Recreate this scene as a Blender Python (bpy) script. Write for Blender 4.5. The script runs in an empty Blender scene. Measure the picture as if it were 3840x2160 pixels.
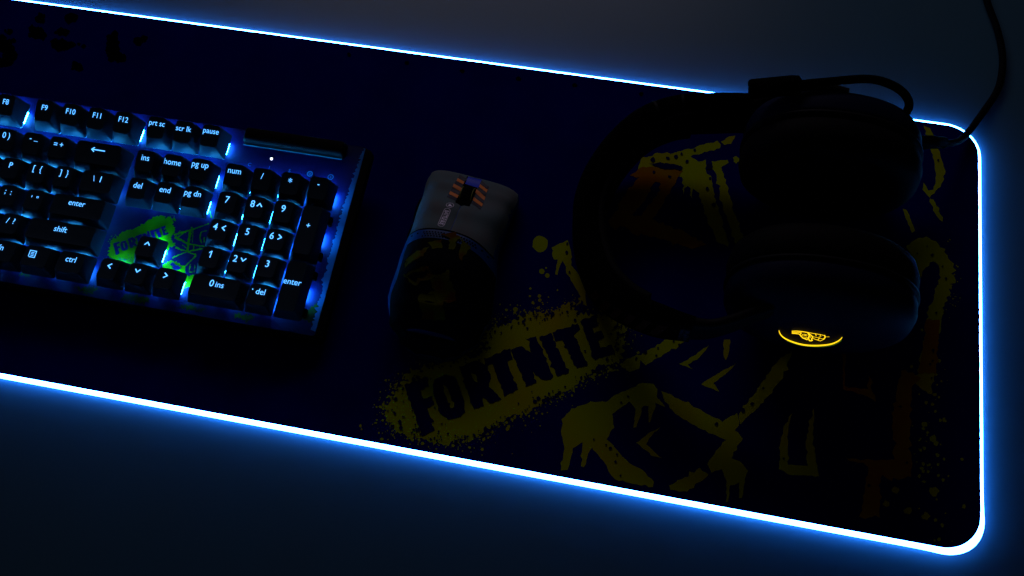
import bpy, bmesh, math, random
from mathutils import Vector, Matrix
from mathutils.geometry import tessellate_polygon
random.seed(7)
MM = 0.001
scene = bpy.context.scene
COL = scene.collection

# ------------------------------------------------------------------ camera
F_PX = 3724.26                                  # focal length in pixels of a 3840 px wide frame
RROW = ((0.97956135, -0.15887132, 0.12336716),
        (0.19709533, 0.88057006, -0.43098701),
        (-0.04016195, 0.44649332, 0.89388519))
RM = Matrix(RROW)
CAM = Vector((-212.1218, -159.9095, 576.7271))  # millimetres, mat corner = origin
cd = bpy.data.cameras.new('camera')
cam = bpy.data.objects.new('camera', cd); COL.objects.link(cam)
cd.sensor_width = 36; cd.lens = F_PX * 36 / 3840
cd.clip_start = 0.01; cd.clip_end = 60
cam.matrix_world = Matrix.Translation(CAM * MM) @ RM.to_4x4()
scene.camera = cam
scene.render.resolution_x = 1024; scene.render.resolution_y = 576

# ------------------------------------------------------------------ world, lamp, exposure
w = bpy.data.worlds.new("World"); scene.world = w; w.use_nodes = True
bg = w.node_tree.nodes['Background']
bg.inputs[0].default_value = (1.0, 0.78, 0.88, 1); bg.inputs[1].default_value = 0.010
ld = bpy.data.lights.new('monitor_light', 'AREA')
ld.shape = 'RECTANGLE'; ld.size = 0.80; ld.size_y = 0.24
ld.energy = 1.55; ld.color = (0.78, 0.66, 0.82)
lo = bpy.data.objects.new('monitor_light', ld); COL.objects.link(lo)
lo.location = (-0.56, 1.02, 0.56)
lo.rotation_euler = (Vector((-0.30, 0.12, 0)) - lo.location).to_track_quat('-Z', 'Y').to_euler()
vs = scene.view_settings
vs.view_transform = 'Standard'; vs.look = 'None'; vs.exposure = 0; vs.gamma = 1; vs.use_curve_mapping = False
try:
    scene.cycles.max_bounces = 6; scene.cycles.sample_clamp_indirect = 4.0
except Exception: pass

# ------------------------------------------------------------------ materials
def mat(name, col, rough=0.6, spec=0.5, emit=None, metal=0.0, coat=0.0, ior=1.45, noise=None, bump=None):
    m = bpy.data.materials.new(name); m.use_nodes = True
    nt = m.node_tree; b = nt.nodes['Principled BSDF']
    b.inputs['Base Color'].default_value = (*col, 1)
    b.inputs['Roughness'].default_value = rough
    b.inputs['Specular IOR Level'].default_value = spec
    b.inputs['Metallic'].default_value = metal
    b.inputs['Coat Weight'].default_value = coat
    b.inputs['IOR'].default_value = ior
    tc = None
    if noise or bump:
        tc = nt.nodes.new('ShaderNodeTexCoord')
    if noise:                                   # (scale, second colour, contrast low, high)
        n = nt.nodes.new('ShaderNodeTexNoise'); n.inputs['Scale'].default_value = noise[0]; n.inputs['Detail'].default_value = 6
        nt.links.new(tc.outputs['Object'], n.inputs['Vector'])
        r = nt.nodes.new('ShaderNodeMapRange'); r.inputs[1].default_value = noise[2]; r.inputs[2].default_value = noise[3]
        nt.links.new(n.outputs['Fac'], r.inputs[0])
        mx = nt.nodes.new('ShaderNodeMix'); mx.data_type = 'RGBA'
        mx.inputs[6].default_value = (*col, 1); mx.inputs[7].default_value = (*noise[1], 1)
        nt.links.new(r.outputs[0], mx.inputs[0]); nt.links.new(mx.outputs[2], b.inputs['Base Color'])
    if bump:                                    # (scale, strength, distance)
        n = nt.nodes.new('ShaderNodeTexNoise'); n.inputs['Scale'].default_value = bump[0]; n.inputs['Detail'].default_value = 4
        nt.links.new(tc.outputs['Object'], n.inputs['Vector'])
        bp = nt.nodes.new('ShaderNodeBump'); bp.inputs['Strength'].default_value = bump[1]; bp.inputs['Distance'].default_value = bump[2]
        nt.links.new(n.outputs['Fac'], bp.inputs['Height']); nt.links.new(bp.outputs[0], b.inputs['Normal'])
    if emit:
        b.inputs['Emission Color'].default_value = (emit[0], emit[1], emit[2], 1)
        b.inputs['Emission Strength'].default_value = emit[3]
    return m

M = {}
M['desk'] = mat('desk_laminate', (0.025, 0.084, 0.132), 0.42, 0.3, noise=(9, (0.029, 0.086, 0.127), .35, .65), bump=(900, .15, .0002))
M['cloth'] = mat('mat_cloth', (0.0008, 0.0018, 0.100), 1.0, 0.0, noise=(30, (0.0006, 0.0014, 0.078), .35, .7), bump=(2500, .5, .0003))
M['yellow'] = mat('yellow_print', (0.230, 0.300, 0.0010), 1.0, 0.0, noise=(14, (0.270, 0.210, 0.0010), .45, .75), bump=(2500, .5, .0003))
M['orange'] = mat('orange_print', (0.190, 0.066, 0.0010), 1.0, 0.0, noise=(40, (0.21, 0.14, 0.0006), .4, .7))
M['navy'] = mat('navy_print', (0.0006, 0.0010, 0.050), 1.0, 0.0)
M['black_marks'] = mat('black_marks', (0.0004, 0.0004, 0.003), 1.0, 0.0)
M['strip'] = mat('light_strip_glow', (0.8, 0.8, 0.8), 0.5, 0.2, emit=(2.4, 14.0, 45.0, 1.0))
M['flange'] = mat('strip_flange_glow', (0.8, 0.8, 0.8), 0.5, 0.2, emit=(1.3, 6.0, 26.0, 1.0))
M['keycap'] = mat('black_keycap', (0.010, 0.026, 0.046), 0.48, 0.12, bump=(3000, .25, .0001))
M['case'] = mat('black_case', (0.0008, 0.001, 0.002), 0.6, 0.08)
M['plate'] = mat('blue_plate', (0.0006, 0.0055, 0.070), 0.5, 0.14, noise=(22, (0.0005, 0.003, 0.052), .4, .7), bump=(1500, .1, .0001))
M['plate_yellow'] = mat('plate_yellow_paint', (0.060, 0.34, 0.0008), 0.6, 0.06, noise=(60, (0.030, 0.15, 0.001), .42, .72))
M['plate_dim'] = mat('plate_shaded_paint', (0.020, 0.075, 0.004), 0.6, 0.06, noise=(80, (0.006, 0.02, 0.012), .42, .62))  # plate's yellow-green paint, darkened in the colour for shade below the keys
M['plate_teal'] = mat('plate_edge_paint', (0.010, 0.13, 0.36), 0.5, 0.16)
M['plate_navy'] = mat('plate_lettering_paint', (0.0007, 0.004, 0.075), 0.5, 0.16)
M['legend'] = mat('legend_glow', (0.5, 0.5, 0.5), 0.5, 0.2, emit=(0.17, 0.82, 2.0, 1.0))
M['legend_off'] = mat('legend_unlit', (0.05, 0.05, 0.06), 0.6, 0.2)
M['icon'] = mat('icon_glow', (0.02, 0.05, 0.1), 0.5, 0.2, emit=(0.0, 0.07, 0.36, 1.0))
M['housing'] = mat('switch_glow', (0.3, 0.4, 0.5), 0.4, 0.4, emit=(0.002, 0.05, 0.22, 1.0))
M['led'] = mat('switch_led_glow', (0.7, 0.7, 0.7), 0.4, 0.2, emit=(2.2, 36.0, 95.0, 1.0))
M['lip'] = mat('skirt_glow', (0.3, 0.4, 0.5), 0.4, 0.4, emit=(0.05, 0.62, 2.2, 1.0))
M['whitelight'] = mat('status_light', (0.8, 0.8, 0.8), 0.4, 0.2, emit=(3, 3, 3, 1.0))
M['roller'] = mat('black_roller', (0.0008, 0.001, 0.002), 0.5, 0.08)
M['rim_teal'] = mat('roller_rim', (0.03, 0.10, 0.16), 0.3, 0.6)
M['mouse_shell'] = mat('blue_mouse_shell', (0.0010, 0.034, 0.150), 0.42, 0.12)
M['mouse_rear'] = mat('dark_mouse_back_print', (0.0005, 0.0012, 0.0040), 0.7, 0.03)
M['mouse_top'] = mat('mouse_button_plastic', (0.080, 0.118, 0.130), 0.75, 0.05, noise=(60, (0.095, 0.104, 0.110), .4, .7))
M['haz'] = mat('orange_stripe_paint', (0.62, 0.16, 0.010), 0.55, 0.3)
M['hazdark'] = mat('dark_stripe_paint', (0.006, 0.006, 0.02), 0.55, 0.3)
M['bluepaint'] = mat('blue_paint', (0.001, 0.03, 0.55), 0.5, 0.3)
M['rubber'] = mat('black_rubber', (0.0008, 0.0008, 0.0008), 0.85, 0.02)
M['yel_ring'] = mat('yellow_ring', (0.10, 0.11, 0.004), 0.5, 0.3)
M['silver'] = mat('silver_ink', (0.72, 0.66, 0.85), 0.5, 0.4)
M['mouse_art'] = mat('mouse_art_paint', (0.060, 0.072, 0.001), 0.8, 0.03, noise=(90, (0.06, 0.02, 0.001), .45, .6))
M['band'] = mat('headband_fabric', (0.0006, 0.0006, 0.0008), 0.95, 0.02, bump=(1500, .5, .0004))
M['cushion'] = mat('cushion_leatherette', (0.0009, 0.0010, 0.0018), 0.7, 0.06, bump=(1400, .35, .0004))
M['shell'] = mat('headset_shell', (0.0008, 0.003, 0.020), 0.6, 0.05)
M['arm'] = mat('headset_arm', (0.0025, 0.0025, 0.004), 0.6, 0.08)
M['redprint'] = mat('red_stripe_print', (0.05, 0.008, 0.002), 0.8, 0.1)
M['tag'] = mat('grey_fabric_tag', (0.035, 0.03, 0.05), 0.9, 0.1, noise=(700, (0.004, 0.004, 0.008), .45, .55))
M['emblem'] = mat('yellow_emblem_glow', (0.3, 0.3, 0.1), 0.5, 0.2, emit=(1.35, 0.85, 0.012, 1.0))
M['emblem_dim'] = mat('green_rim_glow', (0.1, 0.2, 0.05), 0.5, 0.2, emit=(0.012, 0.045, 0.002, 1.0))
M['cable'] = mat('braided_cable', (0.001, 0.001, 0.001), 0.8, 0.05, bump=(2500, .6, .0004))

# ------------------------------------------------------------------ helpers
def tag(o, label=None, cat=None, group=None, kind=None):
    if label: o['label'] = label
    if cat: o['category'] = cat
    if group: o['group'] = group
    if kind: o['kind'] = kind
    return o
def empty(name, loc=(0, 0, 0), rot=(0, 0, 0)):
    o = bpy.data.objects.new(name, None); COL.objects.link(o)
    o.location = Vector(loc) * MM; o.rotation_euler = rot; o.empty_display_size = .01
    return o
def link(name, me, m, parent=None, smooth=False):
    o = bpy.data.objects.new(name, me); COL.objects.link(o)
    if m: me.materials.append(m)
    if smooth:
        for p in me.polygons: p.use_smooth = True
    if parent: o.parent = parent
    return o
class MB:
    """collects geometry in millimetres"""
    def __init__(s): s.v = []; s.f = []
    def poly(s, pts):
        n = len(s.v); s.v += [tuple(p) for p in pts]; s.f.append(tuple(range(n, n + len(pts))))
    def concave(s, pts):
        n = len(s.v); s.v += [tuple(p) for p in pts]
        for t in tessellate_polygon([[Vector(p) for p in pts]]):
            a, b, c = (Vector(pts[i]) for i in t)
            nz = (b - a).cross(c - a)
            if nz.length < 1e-9: continue
            s.f.append(tuple(n + i for i in (t if nz.z > 0 else t[::-1])))
    def box(s, x0, x1, y0, y1, z0, z1):
        n = len(s.v)
        s.v += [(x0, y0, z0), (x1, y0, z0), (x1, y1, z0), (x0, y1, z0), (x0, y0, z1), (x1, y0, z1), (x1, y1, z1), (x0, y1, z1)]
        for q in ((0, 3, 2, 1), (4, 5, 6, 7), (0, 1, 5, 4), (1, 2, 6, 5), (2, 3, 7, 6), (3, 0, 4, 7)): s.f.append(tuple(n + i for i in q))
    def loft(s, rings, cap0=True, cap1=True, closed=True):
        n = len(s.v); k = len(rings[0])
        for r in rings: s.v += [tuple(p) for p in r]
        for i in range(len(rings) - 1):
            for j in range(k if closed else k - 1):
                a = n + i * k + j; b = n + i * k + (j + 1) % k
                s.f.append((a, b, b + k, a + k))
        if cap0: s.f.append(tuple(n + j for j in range(k))[::-1])
        if cap1: s.f.append(tuple(n + (len(rings) - 1) * k + j for j in range(k)))
    def tube(s, pts, r, k=12, cap=True):
        pts = [Vector(p) for p in pts]; rings = []
        up = Vector((0, 0, 1)); prev = None
        for i, p in enumerate(pts):
            t = (pts[min(i + 1, len(pts) - 1)] - pts[max(i - 1, 0)]).normalized()
            if prev is None:
                a = t.cross(up)
                if a.length < .1: a = t.cross(Vector((1, 0, 0)))
                a.normalize()
            else: a = (prev - t * prev.dot(t)).normalized()
            prev = a; b = t.cross(a); rr = r[i] if isinstance(r, (list, tuple)) else r
            rings.append([p + rr * (math.cos(2 * math.pi * j / k) * a + math.sin(2 * math.pi * j / k) * b) for j in range(k)])
        s.loft(rings, cap, cap)
    def build(s, name, m, parent=None, smooth=False, fix=True):
        me = bpy.data.meshes.new(name)
        me.from_pydata([(x * MM, y * MM, z * MM) for x, y, z in s.v], [], s.f)
        if fix:
            bm = bmesh.new(); bm.from_mesh(me); bmesh.ops.recalc_face_normals(bm, faces=bm.faces); bm.to_mesh(me); bm.free()
        o = link(name, me, m, parent, smooth)
        if smooth == 'auto':
            try: me.set_sharp_from_angle(angle=math.radians(38))
            except Exception: pass
        return o
def catmull(pts, n=8, closed=False):
    P = [Vector(p) for p in pts]; out = []; N = len(P)
    rng = range(N) if closed else range(N - 1)
    for i in rng:
        if closed: a, b, c, d = P[i - 1], P[i], P[(i + 1) % N], P[(i + 2) % N]
        else: a, b, c, d = P[max(i - 1, 0)], P[i], P[i + 1], P[min(i + 2, N - 1)]
        for k in range(n):
            t = k / n
            out.append(.5 * ((2 * b) + (c - a) * t + (2 * a - 5 * b + 4 * c - d) * t * t + (3 * b - a - 3 * c + d) * t ** 3))
    if not closed: out.append(P[-1])
    return out
def rrect(x0, x1, y0, y1, r, n=6):
    out = []
    for cx, cy, a in ((x1 - r, y0 + r, -90), (x1 - r, y1 - r, 0), (x0 + r, y1 - r, 90), (x0 + r, y0 + r, 180)):
        for i in range(n + 1):
            t = math.radians(a + 90 * i / n); out.append((cx + r * math.cos(t), cy + r * math.sin(t)))
    return out
def text_mesh(s, size, offset=0.0, sx=1.0, space=1.0, shear=0.0):
    """vertices (mm) and faces of a line of text, centred on the origin"""
    cu = bpy.data.curves.new('t', 'FONT'); cu.body = s; cu.size = size; cu.offset = offset
    cu.align_x = 'CENTER'; cu.space_character = space; cu.shear = shear; cu.resolution_u = 4
    o = bpy.data.objects.new('t', cu); COL.objects.link(o)
    bpy.context.view_layer.update()
    me = bpy.data.meshes.new_from_object(o.evaluated_get(bpy.context.evaluated_depsgraph_get()))
    v = [(p.co.x * sx, p.co.y) for p in me.vertices]; f = [tuple(p.vertices) for p in me.polygons]
    bpy.data.objects.remove(o); bpy.data.curves.remove(cu); bpy.data.meshes.remove(me)
    if v:
        cx = (min(a[0] for a in v) + max(a[0] for a in v)) / 2
        v = [(a[0] - cx, a[1]) for a in v]
    return v, f

# where a point of the photograph (3840 px frame) lies on a real plane
def ray(px, py): return RM @ Vector(((px - 1920) / F_PX, -(py - 1080) / F_PX, -1))
def on_z(px, py, z):
    d = ray(px, py); return CAM + d * ((z - CAM.z) / d.z)
def on_y(px, py, y):
    d = ray(px, py); return CAM + d * ((y - CAM.y) / d.y)
def rough_edge(pts, amp, step):
    """subdivide an outline and jitter it so that it reads as sprayed paint"""
    out = []; n = len(pts)
    for i in range(n):
        a = Vector(pts[i]); b = Vector(pts[(i + 1) % n]); L = (b - a).length
        k = max(1, int(L / step)); nn = Vector((-(b - a).y, (b - a).x)).normalized() if L > 1e-6 else Vector((0, 0))
        for j in range(k):
            q = a.lerp(b, j / k)
            q += nn * random.gauss(0, amp) * (1 if random.random() < .7 else 1.8)
            out.append((q.x, q.y))
    return out
def blot(x, y, r, n=9):
    return [(x + r * random.uniform(.65, 1.25) * math.cos(2 * math.pi * i / n), y + r * random.uniform(.65, 1.25) * math.sin(2 * math.pi * i / n)) for i in range(n)]

# ------------------------------------------------------------------ desk
d = MB(); d.box(-1500, 600, -500, 950, -25, 0)
tag(d.build('desk', M['desk']), kind='structure')

# ------------------------------------------------------------------ mat
WID = 293.09; X0 = -920
mroot = empty('desk_mat', (-460, WID / 2, 0))
tag(mroot, 'large black and blue gaming desk mat with yellow graffiti print and glowing blue rim', 'desk mat')
OFF = Vector((460, -WID / 2, 0))
def moff(v): return (v[0] + OFF.x, v[1] + OFF.y, v[2])
class MatB(MB):
    level = 'yel'
    def build(s, *a, **k):
        s.v = [moff(v) for v in s.v]; return MB.build(s, *a, **k)
b = MatB()
ol = rrect(X0, 0, 0, WID, 22, 14)
dense = []
for i in range(len(ol)):
    a = Vector(ol[i]); c = Vector(ol[(i + 1) % len(ol)]); k = max(1, int((c - a).length / 1.6))
    for j in range(k):
        q = a.lerp(c, j / k); dense.append((q.x, q.y))
cx, cy = -460, WID / 2
def inset(pts, dd):
    out = []; n = len(pts)
    for i in range(n):
        t = Vector(pts[(i + 1) % n]) - Vector(pts[i - 1]); t.normalize()
        out.append((pts[i][0] - t.y * dd, pts[i][1] + t.x * dd))
    return out
jit = [random.gauss(0, .08) for _ in dense]
def ring(dd, z, js=1):
    out = []; n = len(dense)
    for i in range(n):
        t = (Vector(dense[(i + 1) % n]) - Vector(dense[i - 1])).normalized(); q = dd + jit[i] * js
        out.append((dense[i][0] - t.y * q, dense[i][1] + t.x * q, z))
    return out
b.loft([ring(-.1, .1, 0), ring(-.1, 2.6, 0), ring(0, 3.0), ring(.6, 3.12), ring(1.6, 3.0, 0)], True, True)
b.build('cloth_top', M['cloth'], mroot)
# glowing tube round the edge
b = MatB()
base = inset(dense, -.75)
k = 10; rings = []
n = len(base)
for i in range(n):
    t = (Vector(base[(i + 1) % n]) - Vector(base[i - 1])).normalized(); nr = Vector((t.y, -t.x, 0))
    p = Vector((*base[i], 1.95))
    rings.append([p + .98 * (math.cos(2 * math.pi * j / k) * nr + math.sin(2 * math.pi * j / k) * Vector((0, 0, 1))) for j in range(k)])
rings.append(rings[0])
b.loft(rings, False, False)
b.build('light_strip', M['strip'], mroot, smooth=True)

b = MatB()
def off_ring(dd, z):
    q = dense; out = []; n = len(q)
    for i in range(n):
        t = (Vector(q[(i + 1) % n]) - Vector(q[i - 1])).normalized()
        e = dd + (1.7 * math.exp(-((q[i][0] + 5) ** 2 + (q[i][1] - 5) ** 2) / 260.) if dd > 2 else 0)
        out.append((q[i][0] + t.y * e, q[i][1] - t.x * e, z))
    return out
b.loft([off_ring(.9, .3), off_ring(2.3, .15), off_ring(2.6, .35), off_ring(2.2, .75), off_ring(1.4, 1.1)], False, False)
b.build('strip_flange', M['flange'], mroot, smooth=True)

# ---- print: outlines measured on the photograph, laid on the mat's own plane
def C(ox, oy, s, pts): return [((ox + x / s), (oy + y / s)) for x, y in pts]
def tomat(pp, z): return [tuple(on_z(x, y, z).xy) for x, y in pp]
layer = [0]
LEVEL = {'yel': 3.05, 'org': 3.16, 'nav': 3.27, 'hol': 3.38, 'flk': 3.49, 'bl': 3.05}
def put(mb, pp, amp=.35, step=2.0, raw=False):
    layer[0] += 1; z = LEVEL[mb.level] + (layer[0] % 500) * .0002
    pts = pp if raw else tomat(pp, 3.2)
    if amp: pts = rough_edge(pts, amp, step)
    if not amp and (min(q[1] for q in pts) < 1.8 or max(q[1] for q in pts) > WID - 1.8 or max(q[0] for q in pts) > -1.8): return
    pts = [(min(x, -1.8), min(max(y, 1.8 + .01 * abs(x % 7)), WID - 1.8)) for x, y in pts]
    mb.concave([(x, y, z) for x, y in pts])
REG = {}
def reg(kind, key):
    m_ = REG.setdefault((kind, key), MatB()); m_.level = kind; return m_
A = (2100, 300, 2.8975); B = (2100, 700, 2.415); CC = (1350, 1100, 2.229); D = (2050, 1200, 1.9325); EE = (2800, 1200, 1.932); FF = (3250, 420, 1.4787); G6 = (1400, 900, 3.22)
put(reg('yel', 'arch'), C(*A, [(870, 900), (900, 840), (1000, 815), (1060, 780), (1110, 790), (1170, 780), (1200, 800), (1350, 755), (1440, 750), (1490, 710), (1560, 700), (1700, 665), (1745, 700), (1740, 740), (1600, 780), (1420, 830), (1500, 880), (1580, 862), (1590, 900), (1580, 960), (1600, 1010), (1650, 1040), (1660, 1150), (1700, 1330), (1740, 1449), (1800, 1650), (1830, 1800), (1700, 1760), (1640, 1600), (1580, 1449), (1540, 1330), (1490, 1200), (1450, 1180), (1428, 1285), (1410, 1180), (1380, 1150), (1345, 1245), (1330, 1150), (1325, 1050), (1200, 1060), (1000, 1000), (840, 980)]))
put(reg('yel', 'arch'), C(*A, [(1650, 885), (1820, 865), (1835, 900), (1750, 945), (1780, 1020), (1830, 1180), (1860, 1320), (1900, 1449), (1990, 1700), (2010, 1860), (1940, 1870), (1850, 1600), (1790, 1449), (1750, 1300), (1700, 1030), (1655, 960)]))
put(reg('yel', 'arch'), C(*A, [(1750, 670), (1840, 610), (1900, 600), (1860, 690), (1790, 700)]))
put(reg('yel', 'arch'), C(*A, [(2000, 620), (2060, 590), (2040, 660), (2005, 665)])); put(reg('yel', 'arch'), C(*A, blot(1915, 865, 38, 12)), .3)
put(reg('yel', 'arch'), C(*A, blot(848, 838, 24, 12)), 0)
put(reg('yel', 'word'), C(*CC, [(340, 740), (420, 640), (560, 620), (700, 560), (860, 540), (1000, 520), (1040, 440), (1080, 330), (1130, 260), (1240, 250), (1330, 180), (1450, 160), (1600, 160), (1700, 80), (1800, 100), (1830, 180), (1990, 170), (2120, 180), (2200, 260), (2229, 330), (2200, 420), (2180, 560), (2110, 620), (2000, 590), (1960, 640), (1900, 690), (1850, 720), (1800, 790), (1700, 830), (1560, 880), (1480, 930), (1400, 990), (1280, 1020), (1200, 1080), (1060, 1130), (980, 1200), (860, 1220), (760, 1260), (640, 1260), (500, 1200), (380, 1200), (290, 1130), (220, 1040), (210, 940), (270, 880), (330, 820)]), .9, 1.4)
put(reg('yel', 'low'), C(*D, [(560, 295), (700, 235), (900, 125), (1030, 140), (890, 225), (720, 325), (680, 290), (670, 350), (600, 370), (540, 340)]))
put(reg('yel', 'low'), C(*D, [(960, 320), (1080, 250), (1180, 180), (1110, 270), (1020, 325), (1060, 358)]), .2)
put(reg('yel', 'low'), C(*D, [(1120, 465), (1270, 370), (1375, 315), (1300, 390), (1210, 455), (1250, 520)]), .2)
put(reg('yel', 'low'), C(*D, [(180, 640), (320, 595), (430, 590), (520, 530), (640, 480), (700, 455), (770, 465), (805, 500), (800, 560), (860, 630), (790, 600), (750, 740), (735, 740), (735, 630), (700, 620), (650, 780), (630, 780), (645, 640), (600, 590), (480, 680), (490, 780), (440, 860), (480, 910), (600, 1040), (700, 1090), (775, 1170), (770, 1215), (600, 1180), (500, 1150), (450, 1100), (430, 1060), (390, 1000), (320, 920), (270, 1065), (250, 1060), (260, 885), (190, 930), (150, 1090), (105, 1090), (130, 930), (105, 830), (110, 720)]), .25)
put(reg('yel', 'low'), C(*D, [(830, 510), (1000, 590), (1270, 735), (1380, 670), (1395, 770), (1370, 795), (1420, 860), (1340, 1000), (1400, 1020), (1455, 1090), (1440, 1150), (1415, 1290), (1395, 1290), (1395, 1180), (1330, 1200), (1315, 1320), (1300, 1320), (1300, 1170), (1270, 1080), (1200, 1105), (1160, 1040), (1210, 970), (1300, 870), (1100, 780), (930, 680), (860, 590)]), .25)
put(reg('yel', 'right'), C(*EE, [(0, 610), (120, 440), (230, 290), (330, 220), (260, 420), (150, 560), (0, 710), (-40, 755), (-60, 690)]))
put(reg('yel', 'low'), C(*D, [(650, 890), (740, 820), (825, 775), (760, 840), (720, 900), (835, 1005), (760, 980)]), .2)
put(reg('yel', 'low'), C(*D, [(890, 1200), (1000, 1140), (1110, 1070), (1180, 1130), (1080, 1190), (1020, 1250), (900, 1230)]))
put(reg('yel', 'low'), C(*D, [(1285, 140), (1330, 140), (1320, 260), (1300, 290), (1280, 270)]), .2)
put(reg('yel', 'right'), C(*EE, [(340, 650), (310, 740), (295, 900), (300, 1050), (440, 1055), (430, 880), (450, 760), (490, 640), (480, 850), (500, 1000), (525, 1130), (300, 1120), (235, 1080), (240, 900), (270, 770)]), .25)
put(reg('yel', 'right'), C(*EE, [(1310, 0), (1420, 0), (1380, 200), (1360, 370), (1345, 540), (1270, 500), (1190, 410), (1250, 390), (1255, 250), (1290, 160)]), .4)
put(reg('yel', 'upper'), C(*FF, [(315, 75), (350, 90), (372, 135), (340, 135)]), .3)
put(reg('yel', 'upper'), C(*FF, [(350, 195), (400, 200), (405, 240), (430, 300), (430, 370), (390, 440), (350, 475), (310, 430), (315, 390), (340, 430), (370, 430), (385, 380), (375, 290), (365, 250)]), .4)
put(reg('yel', 'upper'), C(*FF, [(350, 480), (385, 500), (420, 600), (405, 600), (380, 560)]), .5)
put(reg('yel', 'upper'), C(*FF, [(200, 540), (230, 540), (270, 660), (250, 670), (230, 620)]), .4)
put(reg('yel', 'upper'), C(*FF, [(220, 740), (290, 690), (370, 700), (430, 760), (480, 860), (490, 930), (460, 1000), (430, 1090), (410, 1150), (330, 1150), (350, 1080), (380, 1000), (410, 920), (400, 850), (370, 825), (330, 860), (280, 950), (265, 930), (265, 830), (230, 770)]), .6)
put(reg('yel', 'drip'), C(*G6, [(2150, 90), (2250, 40), (2350, 0), (2400, 200), (2390, 300), (2480, 420), (2560, 600), (2576, 800), (2540, 780), (2480, 640), (2350, 430), (2290, 250), (2240, 330), (2225, 420), (2200, 415), (2225, 240), (2180, 235)]), .25)
for x, y, r in ((2015, 45, 98), (2035, 378, 33), (2100, 428, 28), (2085, 335, 12), (1895, 585, 15), (2005, 675, 22), (2010, 725, 22), (1715, 835, 30), (1890, 675, 14), (1925, 745, 12)):
    n = 16; put(reg('yel', 'drip'), C(*G6, [(x + r * math.cos(2 * math.pi * i / n) * random.uniform(.92, 1.06), y + r * math.sin(2 * math.pi * i / n) * random.uniform(.92, 1.06)) for i in range(n)]), 0)
# spatter thrown round the shapes
BL = [(340, 740), (560, 620), (860, 540), (1040, 440), (1130, 260), (1330, 180), (1600, 160), (1800, 100), (2120, 180), (2229, 330), (2110, 620), (1900, 690), (1700, 830), (1480, 930), (1200, 1080), (980, 1200), (760, 1260), (500, 1200), (290, 1130), (210, 940)]
for i in range(950):
    j = random.randrange(len(BL)); a = BL[j]; c = BL[(j + 1) % len(BL)]; t = random.random()
    x = a[0] + (c[0] - a[0]) * t; y = a[1] + (c[1] - a[1]) * t
    ux, uy = x - 1250, y - 680; L = math.hypot(ux, uy); o = random.expovariate(1 / 52.)
    put(reg('yel', 'word'), C(*CC, blot(x + ux / L * o + random.gauss(0, 14), y + uy / L * o + random.gauss(0, 14), random.uniform(1.5, 8) * random.choice((1, 1, 1, 2)), 6)), 0)
for x, y, q in ((1350, 860, 26), (1375, 890, 20), (1360, 1240, 38), (1300, 1420, 30), (1080, 1230, 26), (1170, 1380, 30), (1300, 600, 14), (1575, 1350, 18), (1285, 755, 22), (1560, 1010, 12), (1010, 1330, 24), (1250, 1130, 14), (1280, 1095, 14)):
    put(reg('yel', 'right'), C(*EE, blot(x, y, q, 10)), 0)
for i in range(70):
    x = random.gauss(1330, 70); y = random.gauss(900, 330)
    put(reg('yel', 'right'), C(*EE, blot(x, y, random.uniform(2, 16), 7)), 0)
for i in range(60):
    put(reg('yel', 'upper'), C(*FF, blot(random.gauss(470, 26), random.gauss(960, 90), random.uniform(1.5, 5), 6)), 0)
put(reg('org', 'arch'), C(*A, [(870, 950), (1000, 935), (1130, 960), (1330, 985), (1270, 1080), (1200, 1200), (1080, 1420), (960, 1560), (840, 1700), (760, 1640), (1050, 1250), (1090, 1110), (1030, 1100), (900, 1330), (760, 1500), (600, 1640), (520, 1560), (700, 1250), (860, 1060), (760, 1040)]))
put(reg('org', 'arch'), C(*B, [(480, 280), (640, 250), (800, 280), (900, 330), (1060, 380), (1200, 450), (1330, 520), (1200, 560), (1000, 500), (850, 450), (700, 420), (560, 360)]), .6)
put(reg('org', 'right'), C(*EE, [(690, 220), (715, 240), (710, 480), (880, 500), (880, 400), (905, 430), (910, 520), (940, 575), (700, 500)]), .3)
put(reg('org', 'right'), C(*EE, [(1120, 360), (1250, 410), (1190, 520), (1190, 700), (1190, 860), (1190, 1130), (1050, 1170), (970, 1120), (970, 1200), (960, 1420), (830, 1430), (860, 1200), (880, 1070), (840, 1040), (720, 1005), (900, 1010), (1070, 1010), (1060, 700), (1090, 500)]), .5)
put(reg('org', 'upper'), C(*FF, [(330, 1152), (408, 1152), (395, 1300), (385, 1449), (285, 1449), (310, 1330), (320, 1180)]), .4)
# lettering cut out of the splash
LET = {'F': [(370, 765), (560, 700), (580, 780), (500, 810), (530, 880), (600, 860), (620, 930), (560, 960), (625, 1145), (520, 1195)],
       'R': [(830, 620), (970, 560), (1060, 600), (1095, 700), (1080, 780), (1180, 880), (1110, 920), (1030, 870), (1035, 940), (950, 970)],
       'T': [(1040, 550), (1250, 460), (1275, 545), (1225, 570), (1320, 800), (1210, 865), (1110, 590), (1060, 610)],
       'N': [(1262, 470), (1350, 440), (1430, 500), (1412, 400), (1380, 380), (1470, 360), (1620, 700), (1545, 735), (1435, 650), (1475, 745), (1390, 780), (1330, 640)],
       'I': [(1500, 365), (1600, 330), (1740, 660), (1650, 695)],
       'T2': [(1610, 330), (1820, 250), (1840, 300), (1795, 345), (1900, 600), (1810, 630), (1690, 390), (1640, 400)],
       'E': [(1840, 230), (1980, 180), (1990, 270), (1940, 290), (1955, 335), (2020, 310), (2040, 370), (1985, 400), (2005, 450), (2100, 430), (2130, 500), (1960, 560)]}
def oval_pts(cx, cy, rx, ry, rot, n=26):
    c, s = math.cos(rot), math.sin(rot)
    return [(cx + rx * math.cos(a) * c - ry * math.sin(a) * s, cy + rx * math.cos(a) * s + ry * math.sin(a) * c) for a in (2 * math.pi * i / n for i in range(n))]
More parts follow.
